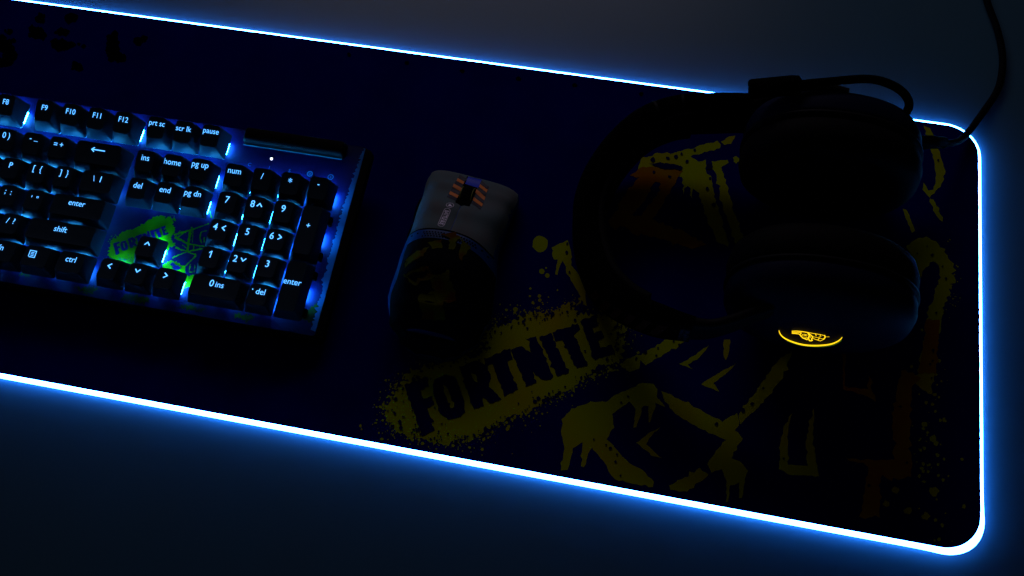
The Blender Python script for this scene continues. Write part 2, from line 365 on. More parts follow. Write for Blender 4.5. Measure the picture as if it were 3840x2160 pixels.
def squarish(cx, cy, rx, ry, rot, n=28, e=.62):
    c, s = math.cos(rot), math.sin(rot); out = []
    for i in range(n):
        a = 2 * math.pi * i / n; ca, sa = math.cos(a), math.sin(a)
        x = rx * math.copysign(abs(ca) ** e, ca); y = ry * math.copysign(abs(sa) ** e, sa)
        out.append((cx + x * c - y * s, cy + x * s + y * c))
    return out
def letters(mbd, mby, conv, amp, step):
    for ch, pts in LET.items(): conv(mbd, pts, amp, step)
    conv(mbd, squarish(742, 868, 112, 185, -.33), amp, step)
    conv(mby, squarish(742, 866, 20, 100, -.33), amp, step)
    conv(mby, [(935, 660), (968, 680), (985, 745), (958, 735), (938, 700)], amp * .5, step)
nav = MatB(); hol = MatB(); nav.level = 'nav'; hol.level = 'hol'
letters(nav, hol, lambda m, p, a, s: put(m, C(*CC, p), a, s), .3, 1.6)
nav.build('printed_lettering', M['navy'], mroot, fix=False)
# dark flecks in the splash
for i in range(420):
    j = random.randrange(len(BL)); a = BL[j]; c = BL[(j + 1) % len(BL)]; t = random.random()
    x = a[0] + (c[0] - a[0]) * t; y = a[1] + (c[1] - a[1]) * t
    q = 1 - random.expovariate(1 / .06); x = 1250 + (x - 1250) * q + random.gauss(0, 10); y = 680 + (y - 680) * q + random.gauss(0, 10)
    put(reg('flk', 'word'), C(*CC, blot(x, y, random.uniform(2, 10) * random.choice((1, 1, 1.8)), 7)), 0)
for kk, ox, pts in (('arch', A, [(1380, 885, 20), (1320, 805, 14), (1465, 760, 16), (1620, 945, 38), (1190, 1052, 16), (1600, 1185, 22), (1630, 1070, 16), (1260, 830, 22), (1170, 850, 20), (1010, 870, 26), (1300, 960, 30), (1200, 940, 24), (1100, 925, 20), (1670, 1360, 24), (1020, 1000, 16)]),
                ('low', D, [(715, 235, 14), (650, 280, 12), (920, 155, 7), (960, 180, 9), (795, 257, 9), (805, 203, 7), (460, 930, 14), (510, 975, 9), (500, 1028, 10), (535, 1128, 8), (1230, 755, 14), (1490, 608, 12), (1420, 655, 18), (590, 555, 9), (540, 600, 9), (430, 905, 7), (340, 865, 7)]),
                ('right', EE, [(120, 497, 9), (38, 608, 12), (1112, 628, 10), (1160, 1035, 10), (885, 1200, 12), (268, 1005, 8), (1350, 220, 10), (1330, 320, 9), (1340, 420, 8)]),
                ('upper', FF, [(395, 268, 6), (362, 795, 9), (420, 857, 5), (440, 925, 7), (385, 1115, 7), (280, 785, 5), (335, 745, 4), (370, 1330, 6), (365, 1380, 6), (430, 1110, 7)]),
                ('drip', G6, [(2335, 150, 20), (2370, 390, 14), (2340, 45, 14)])):
    for x, y, r in pts: put(reg('flk', kk), C(*ox, blot(x, y, r, 8)), 0)
put(reg('flk', 'arch'), C(*A, [(960, 915), (1090, 900), (1200, 912), (1335, 950), (1320, 975), (1180, 970), (1060, 945)]), .3)
for (kd, ky), mbx in REG.items():
    mbx.build({'yel': 'graffiti_print', 'org': 'orange_print', 'flk': 'paint_flecks'}[kd], M[{'yel': 'yellow', 'org': 'orange', 'flk': 'navy'}[kd]], mroot, fix=False)
hol.build('lettering_counters', M['yellow'], mroot, fix=False)
bl = MatB(); bl.level = 'bl'; T0 = (0, 0, 2.576)  # dark blotches at the far left, small dots along the top edge
for cx_, cy_, sx_, sy_, nn in ((1090, 440, 45, 110, 34), (1150, 545, 40, 25, 8), (680, 180, 30, 20, 8), (1350, 380, 40, 30, 10), (350, 310, 55, 40, 12), (600, 310, 50, 20, 8), (60, 520, 80, 160, 46), (640, 430, 110, 20, 16), (400, 170, 35, 40, 7), (720, 650, 30, 30, 6)):
    for i in range(nn):
        put(bl, C(*T0, blot(random.gauss(cx_, sx_ * .55), random.gauss(cy_, sy_ * .55), random.uniform(14, 46), 12)), 0)
for x, y in ((1310, 205), (1527, 235), (1733, 265), (1945, 296), (2155, 320), (2405, 352)): put(bl, [(x + a, y + c) for a, c in blot(0, 0, 9, 8)], 0)
bl.build('black_marks', M['black_marks'], mroot, fix=False)

# ------------------------------------------------------------------ keyboard
TH, TL, PZ = -0.0030339, 0.12000605, 16.9662
KP = Vector((-423.2368, 72.9031, PZ))
kbd = empty('keyboard', KP, (TL, 0, TH))
tag(kbd, 'full size black mechanical keyboard with blue backlit keys and painted top plate', 'keyboard')
# keyboard plane: local (X, Y+100, Z)
KR = Matrix.Rotation(TH, 3, 'Z') @ Matrix.Rotation(TL, 3, 'X')
KI = KR.inverted()
def on_plate(px, py, z=0):
    d = KI @ ray(px, py); c = KI @ (CAM - KP); return c + d * ((z - c.z) / d.z)
XL = -462
def kr(x0, x1, y0, y1, r, z, n=4): return [(x, y + 100, z) for x, y in rrect(x0, x1, y0, y1, r, n)]
b = MB()
b.loft([kr(XL - 2, 21.5, -119, 14, 3, -11.5), kr(XL - 3, 24.0, -120, 15.8, 3, -7), kr(XL - 3, 23.5, -120, 16.1, 3, -2.5), kr(XL, 19.4, -117.2, 16.5, 2, -.12)])
b.build('case', M['case'], kbd, smooth='auto')
b = MB(); b.loft([kr(XL + .3, 19.1, -116.9, 16.2, 1.8, -.3), kr(XL + .3, 19.1, -116.9, 16.2, 1.8, .12)])
b.build('top_plate', M['plate'], kbd)
for x in (XL + 30, -20):
    b = MB(); b.box(x - 14, x + 14, 100 + 2, 100 + 9, -26.5, -11.4); b.build('foot', M['rubber'], kbd)

zl = [.15]
def putp(mb, pts, amp=.25, step=1.2):
    zl[0] += .0003; pts = [tuple(p) for p in pts]
    if amp: pts = rough_edge(pts, amp, step)
    mb.concave([(x, y, zl[0]) for x, y in pts])
def PP(ox, oy, s, pts): return [tuple(on_plate(ox + x / s, oy + y / s).xy) for x, y in pts]
GP = (400, 740, 4.2614); G2 = (0, 700, 2.6833); G4 = (640, 800, 3.22); G3 = (640, 420, 3.22)
py_ = MB()
putp(py_, PP(*GP, [(20, 900), (80, 700), (250, 560), (500, 480), (700, 350), (850, 290), (1000, 320), (1130, 350), (1060, 420), (1090, 560), (1020, 640), (1100, 770), (1000, 815), (960, 900), (700, 1000), (500, 1100), (350, 1150), (250, 1100), (100, 1000)]), .5, .8)
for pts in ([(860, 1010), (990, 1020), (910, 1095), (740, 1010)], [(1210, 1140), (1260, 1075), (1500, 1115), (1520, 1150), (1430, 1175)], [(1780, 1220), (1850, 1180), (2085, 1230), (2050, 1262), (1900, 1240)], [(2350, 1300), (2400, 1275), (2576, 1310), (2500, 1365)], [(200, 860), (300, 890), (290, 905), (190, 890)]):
    q_ = MB(); putp(q_, PP(*G2, pts), .6, .6); q_.build('shaded_patch', M['plate_dim'], kbd, fix=False)  # paint patches where little light reaches, shade put into their colour
q_ = MB(); putp(q_, PP(*G4, [(1855, 1010), (1780, 1360), (1700, 1340), (1600, 1280), (1620, 1200), (1740, 1110)]), .5, .7); q_.build('shaded_patch', M['plate_dim'], kbd, fix=False)
putp(py_, PP(*GP, [(900, 1080), (1010, 1010), (1130, 1040), (1260, 1110), (1250, 1230), (1200, 1240), (1130, 1190), (980, 1190), (890, 1150)]), .3, .8)
putp(py_, PP(*GP, [(1240, 1270), (1400, 1250), (1340, 1449), (1230, 1449)]), .3, .8)
def stroke(mb, conv, a, c, wd):
    a = Vector(a); c = Vector(c); t = (c - a).normalized(); nn = Vector((-t.y, t.x)) * wd / 2
    putp(mb, conv([a + nn, c + nn * .7, c - nn * .7, a - nn]), .12, .8)
cv = lambda pts: PP(*GP, [(p[0], p[1]) for p in pts])
for a, c, wd in (((1080, 600), (1350, 520), 26), ((1350, 520), (1640, 420), 22), ((1090, 635), (1300, 745), 40), ((1300, 745), (1560, 785), 24), ((1235, 560), (1130, 650), 22), ((1180, 530), (1110, 620), 14), ((1340, 520), (1290, 870), 44), ((1380, 520), (1370, 720), 12), ((1600, 530), (1510, 560), 16), ((1510, 560), (1490, 650), 18), ((1490, 650), (1520, 730), 18), ((1560, 640), (1560, 720), 20), ((1290, 870), (1530, 820), 24), ((1100, 800), (1290, 870), 26), ((1050, 970), (1280, 870), 16), ((1290, 870), (1430, 920), 20), ((1430, 930), (1250, 1110), 22), ((1340, 1070), (1320, 1190), 14), ((1320, 1195), (1400, 1195), 14), ((1400, 1195), (1410, 1080), 14), ((1360, 500), (1360, 480), 30), ((1640, 200), (1680, 330), 20), ((1210, 760), (1300, 830), 14), ((1400, 760), (1380, 860), 18)):
    stroke(py_, cv, a, c, wd)
for i in range(260):
    x = random.gauss(240, 110); y = random.gauss(1020, 40)
    putp(py_, PP(*GP, blot(x, y, random.uniform(2, 9), 6)), 0)
for i in range(200):
    t = random.random(); x = 60 + 1000 * t + random.gauss(0, 30); y = 700 - 380 * t + random.gauss(0, 26)
    putp(py_, PP(*GP, blot(x, y, random.uniform(2, 10), 6)), 0)
py_.build('painted_splash', M['plate_yellow'], kbd, fix=False)
# lettering on the plate (same word, affine copy)
def aff(p):
    # F top-left (370,765)->(105,740); F foot (570,1170)->(180,915); E foot (2130,500)->(1000,590)
    ax, ay = 370, 765; u1 = (200, 405); u2 = (1760, -265); v1 = (75, 175); v2 = (895, -150)
    dx, dy = p[0] - ax, p[1] - ay; det = u1[0] * u2[1] - u1[1] * u2[0]
    s = (dx * u2[1] - dy * u2[0]) / det; t = (u1[0] * dy - u1[1] * dx) / det
    return (105 + s * v1[0] + t * v2[0], 740 + s * v1[1] + t * v2[1])
zl[0] = .45; pn = MB(); ph = MB()
letters(pn, ph, lambda m, p, a, s: putp(m, PP(*GP, [aff(q) for q in p]), a, s), .12, .7)
for i in range(150):
    putp(pn, PP(*GP, blot(random.gauss(260, 110), random.gauss(1010, 40), random.uniform(2, 8), 6)), 0)
putp(pn, PP(*GP, [(1010, 1080), (1060, 1040), (1090, 1070), (1200, 1130), (1150, 1170), (1040, 1140), (1070, 1110)]), .15)
pn.build('painted_lettering', M['plate_navy'], kbd, fix=False)
ph.build('painted_counters', M['plate_yellow'], kbd, fix=False)
# bare worn edge on the right of the plate
y = 15.3
side = []
while y > -114:
    f = (15.3 - y) / 128
    side.append((17.8 - 3.0 * min(1, f * 3) + random.gauss(0, .55) + (1.0 if f > .75 else 0), y)); y -= random.uniform(.5, 1.3)
pts = [(a, c + 100) for a, c in side] + [(19.05, -114 + 100), (19.05, 115.3)]
zl[0] = .7; e_ = MB(); putp(e_, pts, 0); e_.build('worn_edge', M['plate_teal'], kbd, fix=False)
# media roller
b = MB()
def rr2(x0, x1, y0, y1, r, z): return [(x, y + 100, z) for x, y in rrect(x0, x1, y0, y1, r, 5)]
b.loft([rr2(-63.8, 7, 5.6, 16.0, 2, .2), rr2(-63.8, 7, 5.6, 16.0, 2, 3), rr2(-63.2, 6.5, 6.6, 15.8, 2.4, 5.4), rr2(-62.2, 5.5, 8, 15, 2.4, 6.4)])
ro = b.build('media_roller', M['roller'], kbd, smooth='auto')
b = MB(); b.tube([(-63.7, 105.1, .7), (-30, 105.1, .7), (5.2, 105.1, .7)], .45, 8)
b.build('roller_rim', M['rim_teal'], ro)
b = MB(); b.tube([(-42.0, 97.9, .1), (-42.0, 97.9, .5)], .85, 20); b.build('status_light', M['whitelight'], kbd)
def flat_text(mb, s, x, y, z, size, off=0, sx=1, slope=0.0, shear=0.0):
    v, f = text_mesh(s, size, off, sx, 1.0, shear); n = len(mb.v)
    cyy = (min(a[1] for a in v) + max(a[1] for a in v)) / 2 if v else 0
    for a in v: mb.v.append((x + a[0], y + a[1] - cyy, z + slope * (a[1] - cyy)))
    for q in f: mb.f.append(tuple(n + i for i in q))
ic = MB()
for s, x in (('C', -55.5), ('1', -41.6), ('S', -27.4)): flat_text(ic, s, x, 91.3, .45, 3.4, 0)
def annulus(mb, x, y, z, r0, r1, a0=0, a1=360, n=28):
    for i in range(n):
        t0 = math.radians(a0 + (a1 - a0) * i / n); t1 = math.radians(a0 + (a1 - a0) * (i + 1) / n)
        mb.poly([(x + r0 * math.cos(t0), y + r0 * math.sin(t0), z), (x + r1 * math.cos(t0), y + r1 * math.sin(t0), z), (x + r1 * math.cos(t1), y + r1 * math.sin(t1), z), (x + r0 * math.cos(t1), y + r0 * math.sin(t1), z)])
annulus(ic, -13.3, 91.3, .45, 1.35, 2.0); annulus(ic, -13.3, 91.3, .45, .45, .8); annulus(ic, 1.1, 91.3, .45, 1.55, 1.95)
flat_text(ic, '6', 1.1, 91.3, .45, 2.4)
ic.build('indicator_marks', M['icon'], kbd, fix=False)

# keys -------------------------------------------------------------
U = 19.05
ROWZ = [15.5, 15.0, 12.6, 11.6, 11.8, 12.6]; SLOPE = [.24, .20, .08, .0, -.07, -.10]
def rowy(r): return -(r * U + (5.704 if r > 0 else 0))
LO = 3.014
def keycap(wu, hu, r):
    hw = (wu * U - .95) / 2; hh = (hu * U - .95) / 2
    tw = hw - 3.0; yn = hh - 1.05; ys = -hh + 3.0      # top face north and south edges
    zt = ROWZ[r]; sl = SLOPE[r] if hu == 1 else 0.0
    ref = LO if hu == 1 else 0
    def top(x, y, dish=0.0): return zt + sl * (y - ref) - dish
    mb = MB(); N = 5; rings = []
    def R_(x0, x1, y0, y1, rad, zf):
        return [(x, y, zf(x, y)) for x, y in rrect(x0, x1, y0, y1, rad, N)]
    rings.append(R_(-hw + 1.2, hw - 1.2, -hh + 1.2, hh - 1.2, .6, lambda x, y: 3.6))
    rings.append(R_(-hw, hw, -hh, hh, 1.0, lambda x, y: 3.4))
    rings.append(R_(-hw, hw, -hh, hh, 1.0, lambda x, y: 4.2))
    rings.append(R_(-tw - .5, tw + .5, ys - .55, yn + .25, 2.2, lambda x, y: top(x, y) - .9))
    rings.append(R_(-tw, tw, ys, yn, 2.4, lambda x, y: top(x, y) - .15 + .35 * min(1, abs(x) / tw)))
    rings.append(R_(-tw + .8, tw - .8, ys + .8, yn - .8, 2.0, lambda x, y: top(x, y) - .1 + .12 * min(1, abs(x) / tw)))
    rings.append(R_(-tw * .5, tw * .5, ys * .5 + yn * .25, yn * .6, 1.2, lambda x, y: top(x, y) - .22))
    mb.loft(rings, False, True)
    return mb, (lambda y: zt + sl * (y - ref)), hw, hh, sl
KEYS = []   # ux, row (float ok), w, h, [(text, size, dx, dy)]
def K(ux, r, wu, leg, hu=1): KEYS.append((ux, r, wu, hu, leg))
s0 = 5.1; s1 = 5.6; s2 = 6.5
for i, n in enumerate(('F6', 'F7', 'F8')): K(8 + i, 0, 1, [(n, s0, 0, 0)])
for i, n in enumerate(('F9', 'F10', 'F11', 'F12')): K(11.5 + i, 0, 1, [(n, s0, 0, 0)])
for i, n in enumerate(('prt sc', 'scr lk', 'pause')): K(15.75 + i, 0, 1, [(n, s0, 0, 0)])
K(8.5, 1, 1, [('8 *', s1, 0, 0)]); K(9.5, 1, 1, [('9 (', s1, 0, 0)]); K(10.5, 1, 1, [('0 )', s1, 0, 0)])
K(11.5, 1, 1, [('-', s1, -1.4, .8), ('_', s1, 2.6, -.4)]); K(12.5, 1, 1, [('=', s1, -2.1, 0), ('+', s1, 2.1, 0)]); K(14, 1, 2, [('ARROW', 8.5, 0, .2)])
K(9, 2, 1, [('I', s1, 0, 0)]); K(10, 2, 1, [('O', s1, 0, 0)]); K(11, 2, 1, [('P', s1, 0, 0)]); K(12, 2, 1, [('[', s1, -2.4, 0), ('{', s1, 2.4, 0)]); K(13, 2, 1, [(']', s1, -2.4, 0), ('}', s1, 2.4, 0)]); K(14.25, 2, 1.5, [('\\', s1, -2.4, 0), ('|', s1, 2.4, 0)])
K(9.25, 3, 1, [('K', s1, 0, 0)]); K(10.25, 3, 1, [('L', s1, 0, 0)]); K(11.25, 3, 1, [(';', s1, -2, 0), (':', s1, 2, 0)]); K(12.25, 3, 1, [("'", s1, -2, 0), ('"', s1, 2, 0)]); K(13.875, 3, 2.25, [('enter', s1, -1, 0)])
K(9.75, 4, 1, [(',', s1, -2, -1), ('<', s1, 2, 0)]); K(10.75, 4, 1, [('.', s1, -2, -1), ('>', s1, 2, 0)]); K(11.75, 4, 1, [('/', s1, -2.2, 0), ('?', s1, 2.2, 0)]); K(13.625, 4, 2.75, [('shift', s1, -.5, 0)])
K(10.625, 5, 1.25, [('alt', s1, 0, 0)]); K(11.875, 5, 1.25, [('fn', s1, -1.5, 0)]); K(13.125, 5, 1.25, [('MENU', 4.4, -3, 0)]); K(14.375, 5, 1.25, [('ctrl', s1, -.3, 0)])
for i, n in enumerate(('ins', 'home', 'pg up')): K(15.75 + i, 1, 1, [(n, s1, 0, 0)])
for i, n in enumerate(('del', 'end', 'pg dn')): K(15.75 + i, 2, 1, [(n, s1, 0, 0)])
K(16.75, 4, 1, [('^', s2, 0, 0)]); K(15.75, 5, 1, [('<', s1, 0, 0)]); K(16.75, 5, 1, [('DOWN', s1, 0, 0)]); K(17.75, 5, 1, [('>', s1, 0, 0)])
K(19, 1, 1, [('num', s1, 0, 0)]); K(20, 1, 1, [('/', s1, 0, 0)]); K(21, 1, 1, [('*', s2, 0, 0)]); K(22, 1, 1, [('-', s1, 0, 0)])
K(19, 2, 1, [('7', s2, 0, 0)]); K(20, 2, 1, [('8', s2, -1.7, 0), ('^', s1, 3.0, -.2)]); K(21, 2, 1, [('9', s2, 0, 0)])
K(19, 3, 1, [('4', s2, -2.6, 0), ('<', s1, 3.0, -.2)]); K(20, 3, 1, [('5', s2, 0, 0)]); K(21, 3, 1, [('6', s2, -2.6, 0), ('>', s1, 2.8, -.2)])
K(19, 4, 1, [('1', s2, 0, 0)]); K(20, 4, 1, [('2', s2, -2.4, 0), ('DOWN', s1, 2.9, 0)]); K(21, 4, 1, [('3', s2, 0, 0)])
K(19.5, 5, 2, [('0', 6.4, -2.6, .2), ('ins', s1, 2.8, -.2)]); K(21, 5, 1, [('.', s2, -4.3, .8), ('del', s1, 1.2, 0)])
K(22, 2.5, 1, [('+', s1, 0, 0)], 2); K(22, 4.5, 1, [('enter', s1, 0, 0)], 2)
capcache = {}
for ux, r, wu, hu, leg in KEYS:
    ri = int(round(r)) if hu == 1 else int(r)
    X = (ux - 22) * U; Y = rowy(r) + 100 if hu == 1 else (rowy(int(r)) + rowy(int(r) + 1)) / 2 + 100
    mb, zf, hw, hh, sl = keycap(wu, hu, ri)
    ck = (wu, hu, ri)
    if ck in capcache:
        ko = bpy.data.objects.new('key', capcache[ck]); COL.objects.link(ko); ko.parent = kbd
    else:
        ko = mb.build('key', M['keycap'], kbd, smooth='auto'); capcache[ck] = ko.data
    ko.location = (X * MM, Y * MM, 0)
    # legend
    lm = MB(); ly = LO if hu == 1 else (0.0 if ux else 0)
    for s, size, dx, dy in leg:
        y = ly + dy; z = zf(y) + .12
        if hu == 2: y += 3.9 if s == '+' else 3.2
        if s == 'ARROW':
            for q in ([(-5, -.33), (4.6, -.33), (4.6, .33), (-5, .33)], [(-5.3, 0), (-3.2, 1.7), (-2.7, 1.25), (-4.3, 0)], [(-5.3, 0), (-4.3, 0), (-2.7, -1.25), (-3.2, -1.7)]):
                z += .01; lm.poly([(dx + a, y + c, z + sl * c) for a, c in q])
        elif s == 'MENU':
            for x0, x1, y0, y1 in ((-2.4, 2.4, 1.9, 2.4), (-2.4, 2.4, -2.4, -1.9), (-2.4, -1.9, -1.9, 1.9), (1.9, 2.4, -1.9, 1.9), (-1.1, 1.1, .8, 1.2), (-1.1, 1.1, -.2, .2), (-1.1, 1.1, -1.2, -.8)):
                lm.poly([(dx + x0, y + y0 - .8, z), (dx + x1, y + y0 - .8, z), (dx + x1, y + y1 - .8, z), (dx + x0, y + y1 - .8, z)])
        elif s in ('DOWN', '^', '<', '>'):
            a = 1.55 if size > 5.5 else 1.3
            p = {'DOWN': [(-a, a * .55), (0, -a * .65), (a, a * .55)], '^': [(-a, -a * .55), (0, a * .65), (a, -a * .55)], '<': [(a * .65, a), (-a * .65, 0), (a * .65, -a)], '>': [(-a * .65, a), (a * .65, 0), (-a * .65, -a)]}[s]
            for u, v in ((p[0], p[1]), (p[1], p[2])):
                t = (Vector(v) - Vector(u)).normalized(); nn = Vector((-t.y, t.x)) * .36; e = t * .25; z += .01
                u2 = Vector(u) - e; v2 = Vector(v) + e
                lm.poly([(dx + q.x, y + q.y, z + sl * q.y) for q in (u2 - nn, v2 - nn, v2 + nn, u2 + nn)])
        elif s == '1':
            for q in ([(-.05, -2.4), (.6, -2.4), (.6, 2.4), (-.05, 2.4)], [(-1.3, 1.15), (.0, 2.4), (.0, 1.6), (-1.1, .55)]):
                z += .01; lm.poly([(dx + a, y + c, z + sl * c) for a, c in q])
        elif s == '|':
            lm.poly([(dx - .3, y - 2.1, z), (dx + .3, y - 2.1, z), (dx + .3, y + 2.1, z), (dx - .3, y + 2.1, z)])
        else:
            flat_text(lm, s, dx, y, z, size, .0 if size < 5.8 else .015, .96, sl)
    lm.build('legend', M['legend'], ko, fix=False)
    # lit switch under the cap: clear housing, two clip pads in front, bright edge on the right
    sw = MB(); lp = MB()
    nsw = [(0, 0)]
    for cx_, cy_ in nsw:
        sw.box(-7.35 + cx_, 7.35 + cx_, -7.5 + cy_, 7.5 + cy_, .2, 3.9)
        for x0, x1 in ((-5.9, -1.4), (3.6, 7.3)): lp.box(x0, x1, -8.1, -7.52, 1.2, 3.3)
    if wu == 1 and hu == 1 and ri < 5:
        lp.tube([(-6, -hh + .75, 3.25), (hw - 1.5, -hh + .75, 3.25), (hw - .8, -hh + 1.2, 3.25), (hw - .75, -hh + 4, 3.25), (hw - .75, hh - 3, 3.25)], .34, 6)
    so = sw.build('switch', M['housing'], ko)
    lp.build('skirt_light', M['lip'], ko)
    le = MB(); le.box(7.36, 7.9, -4.2, 4.2, .5, 3.6); le.box(-3.6, 3.6, 7.6, 8.1, .4, 3.3)
    le.build('switch_light', M['led'], ko)
    if hu == 2:
        b = MB()
        for yy in (-12.5, 12.5): b.box(hw - .3, hw + 1.6, yy - 2.6, yy + 2.6, .4, 3.9)
        b.build('stabiliser', M['rubber'], ko)
    # small unlit secondary marks
    if leg[0][0] in ('F9', 'F10', 'F12', 'pause', 'ins', 'home', 'pg up', 'del'):
        b = MB(); z = zf(.6) + .1
        if leg[0][0] in ('F9', 'F10', 'pause'): annulus(b, 0, .8, z, .7, .95, 40, 320)
        else:
            for i in range(3): b.poly([(-1.5 + i * 1.1, .3, z), (-.9 + i * 1.1, .3, z), (-.9 + i * 1.1, 1.1, z + .05), (-1.5 + i * 1.1, 1.1, z + .05)])
        b.build('secondary_mark', M['legend_off'], ko, fix=False)

# ------------------------------------------------------------------ mouse
MX, MY, MZ = -333.2, 57.0, 3.0           # rear centre on the mat
mouse = empty('computer_mouse', (MX, MY, 0), (0, 0, math.radians(-1.5)))
tag(mouse, 'ergonomic wireless gaming mouse with dark front buttons, striped wheel surround and blue shell', 'mouse')
ML = 128.5
def interp(t, tab):
    for (a, va), (b_, vb) in zip(tab, tab[1:]):
        if t <= b_:
            q = (t - a) / (b_ - a); q = q * q * (3 - 2 * q); return va + (vb - va) * q
    return tab[-1][1]
HW = [(0, 8), (.04, 20), (.12, 29), (.25, 33.5), (.42, 32), (.6, 29.5), (.8, 30.5), (.95, 32), (1, 31)]
HC = [(0, 10), (.06, 20), (.2, 33), (.38, 40), (.5, 38.5), (.7, 31), (.88, 22), (.97, 17.5), (1, 15)]
CXo = [(0, 2), (.3, 1), (.6, -1), (1, 0)]
def yfront(u): return -2.2 * abs(u) ** 4 - 2.0 * u
def mz(u, v):
    h = interp(v, HC); u = max(-1, min(1, u))
    side = 6 + (h - 6) * .25
    ex = 2.6 + 2.6 * max(0, min(1, (v - .5) / .3))
    z = side + (h - side) * (1 - abs(u) ** ex) ** .55
    return z - 1.6 * u * (1 if v > .1 else v * 10)
def mpt(u, v, lift=0.0):
    return Vector((interp(v, CXo) + u * interp(v, HW), v * ML + yfront(u) * max(0, (v - .8) / .2), MZ + mz(u, v) + lift))
b = MB(); rings = []
NU = 40; US = [math.sin(math.pi / 2 * (-1 + 2 * i / NU)) for i in range(NU + 1)]
VS = [0, .008, .03, .06, .1, .15] + [.2 + .04 * i for i in range(20)] + [.985, 1.0]
for v in VS:
    r = [mpt(u, v) for u in US]
    hw = interp(v, HW); xc = interp(v, CXo)
    lo_ = [Vector((xc + u * hw * q, r[0].y if u < 0 else r[-1].y, z)) for u, q, z in ((1, .93, MZ + 5), (1, .86, MZ + 1), (-1, .86, MZ + 1), (-1, .93, MZ + 5))]
    rings.append(r + lo_)
b.loft(rings); b.build('shell', M['mouse_shell'], mouse, smooth='auto')
VB = .545   # where the buttons begin
def vback(u): return VB + .032 * (1 - abs(u) ** 2) - .030 * max(0, u) ** 1.5 + .012 * max(0, abs(u) - .85) / .15
def button(name, ua, ub):
    g = MB(); n = 16; m = 22; grid = []
    for i in range(n + 1):
        u = ua + (ub - ua) * i / n; row = []
        edge = min(i, n - i) / n
        for j in range(m + 1):
            v0 = vback(u) + .006; v = v0 + (1.004 - v0) * j / m
            e2 = min(j, m - j) / m
            lift = 1.0 - .9 * max(0, 1 - edge * 12) - .9 * max(0, 1 - e2 * 14)
            if (i in (0, n)) and j < 2: u_ = u * (.985 if abs(u) > .5 else 1)
            row.append(mpt(u, min(v, 1.0), max(.05, lift)) + Vector((0, .6 if j == m else 0, 0)))
        grid.append(row)
    # front lip folded down
    for row in grid: row.append(row[-1] + Vector((0, .8, -7)))
    g.loft(grid, False, False, closed=False)
    return g.build(name, M['mouse_top'], mouse, smooth=True)
button('left_button', -.975, -.010); button('right_button', .010, .975)
g = MB(); grid = []
for i in range(33):
    row = []
    for j in range(49):
        f_ = j / 48; ul = -.995 + .17 * max(0, min(1, (f_ - .25) / .35)); u = ul + (.985 - ul) * i / 32
        v = .004 + (vback(u) - .058 - .03 * abs(u) ** 6 - .004) * f_
        row.append(mpt(u, v, .42) + Vector((.25 * u, -.25 if j == 0 else 0, 0)))
    grid.append(row)
g.loft(grid, False, False, closed=False); g.build('back_cover', M['mouse_rear'], mouse, True, fix=False)
g = MB(); grid = []
for i in range(41):
    u = -.985 + 1.97 * i / 40; grid.append([mpt(u, vback(u) - .001, .12), mpt(u, vback(u) + .008, .12)])
g.loft(grid, False, False, closed=False); g.build('panel_gap', M['rubber'], mouse, True, fix=False)
def patch(mb, pts, lift, n=5):
    """quad given by (x,y) in mouse space, draped over the shell"""
    a, b_, c, dd = [Vector(p) for p in pts]; grid = []
    for i in range(n + 1):
        row = []
        for j in range(n + 1):
            q = a.lerp(b_, i / n).lerp(dd.lerp(c, i / n), j / n); row.append(drape(q.x, q.y, lift))
        grid.append(row)
    mb.loft(grid, False, False, closed=False)
def drape(x, y, lift):
    v = max(0, min(1, y / ML)); u = (x - interp(v, CXo)) / interp(v, HW)
    v2 = v - yfront(u) * max(0, (v - .8) / .2) / ML * .9
    p = mpt(u, min(1, v2), lift); return Vector((x, y, p.z))
st = MB(); sd = MB()
ST = [  # left hazard stripes, right hazard stripes: (xc, y) corners in mouse space
]
yb = 101.5
for k in range(7):
    y0 = 102.0 + k * 3.4
    q = [(-11.6 + .3 * k, y0 + 1.6), (-4.6, y0 - .9), (-4.6, y0 + 2.1), (-11.6 + .3 * k, y0 + 4.6)]
    patch(st if k % 2 else sd, q, 1.25 + .01 * k)
    y0 = 99.0 + k * 3.45
    q = [(4.8, y0 + 3.4), (12.4 - .12 * k, y0 - 1.6), (12.4 - .12 * k, y0 + 1.55), (4.8, y0 + 6.55)]
    patch(st if k % 2 else sd, q, 1.25 + .01 * k)
st.build('orange_stripes', M['haz'], mouse, True, fix=False); sd.build('dark_stripes', M['hazdark'], mouse, True, fix=False)
# wheel well, wheel, blue pad
b = MB(); patch(b, [(-4.9, 99.5), (4.9, 98.5), (4.9, 127.6), (-4.9, 127.6)], 1.32); b.build('wheel_well', M['rubber'], mouse, True, fix=False)
b = MB(); patch(b, [(-3.9, 119), (5.4, 117.5), (5.4, 127.2), (-3.9, 127.4)], 1.5); b.build('blue_pad', M['bluepaint'], mouse, True, fix=False)
wz = drape(0, 108, 0).z - 5.6
wh = MB(); wr = []
for x, r_ in ((-3.4, 8.6), (-3.0, 9.4), (-1.5, 9.9), (0, 10), (1.5, 9.9), (3.0, 9.4), (3.4, 8.6)):
    wr.append([(x, 108.5 + r_ * math.cos(2 * math.pi * i / 48) * (1 + .012 * (i % 2)), wz + r_ * math.sin(2 * math.pi * i / 48) * (1 + .012 * (i % 2))) for i in range(48)])
wh.loft(wr); who = wh.build('scroll_wheel', M['rubber'], mouse, smooth=True)
for x in (-3.75, 3.75):
    b = MB(); b.tube([(x, 108.5 + 9.0 * math.cos(2 * math.pi * i / 40), wz + 9.0 * math.sin(2 * math.pi * i / 40)) for i in range(41)], .42, 6, cap=False); b.build('wheel_ring', M['yel_ring'], who, smooth=True)
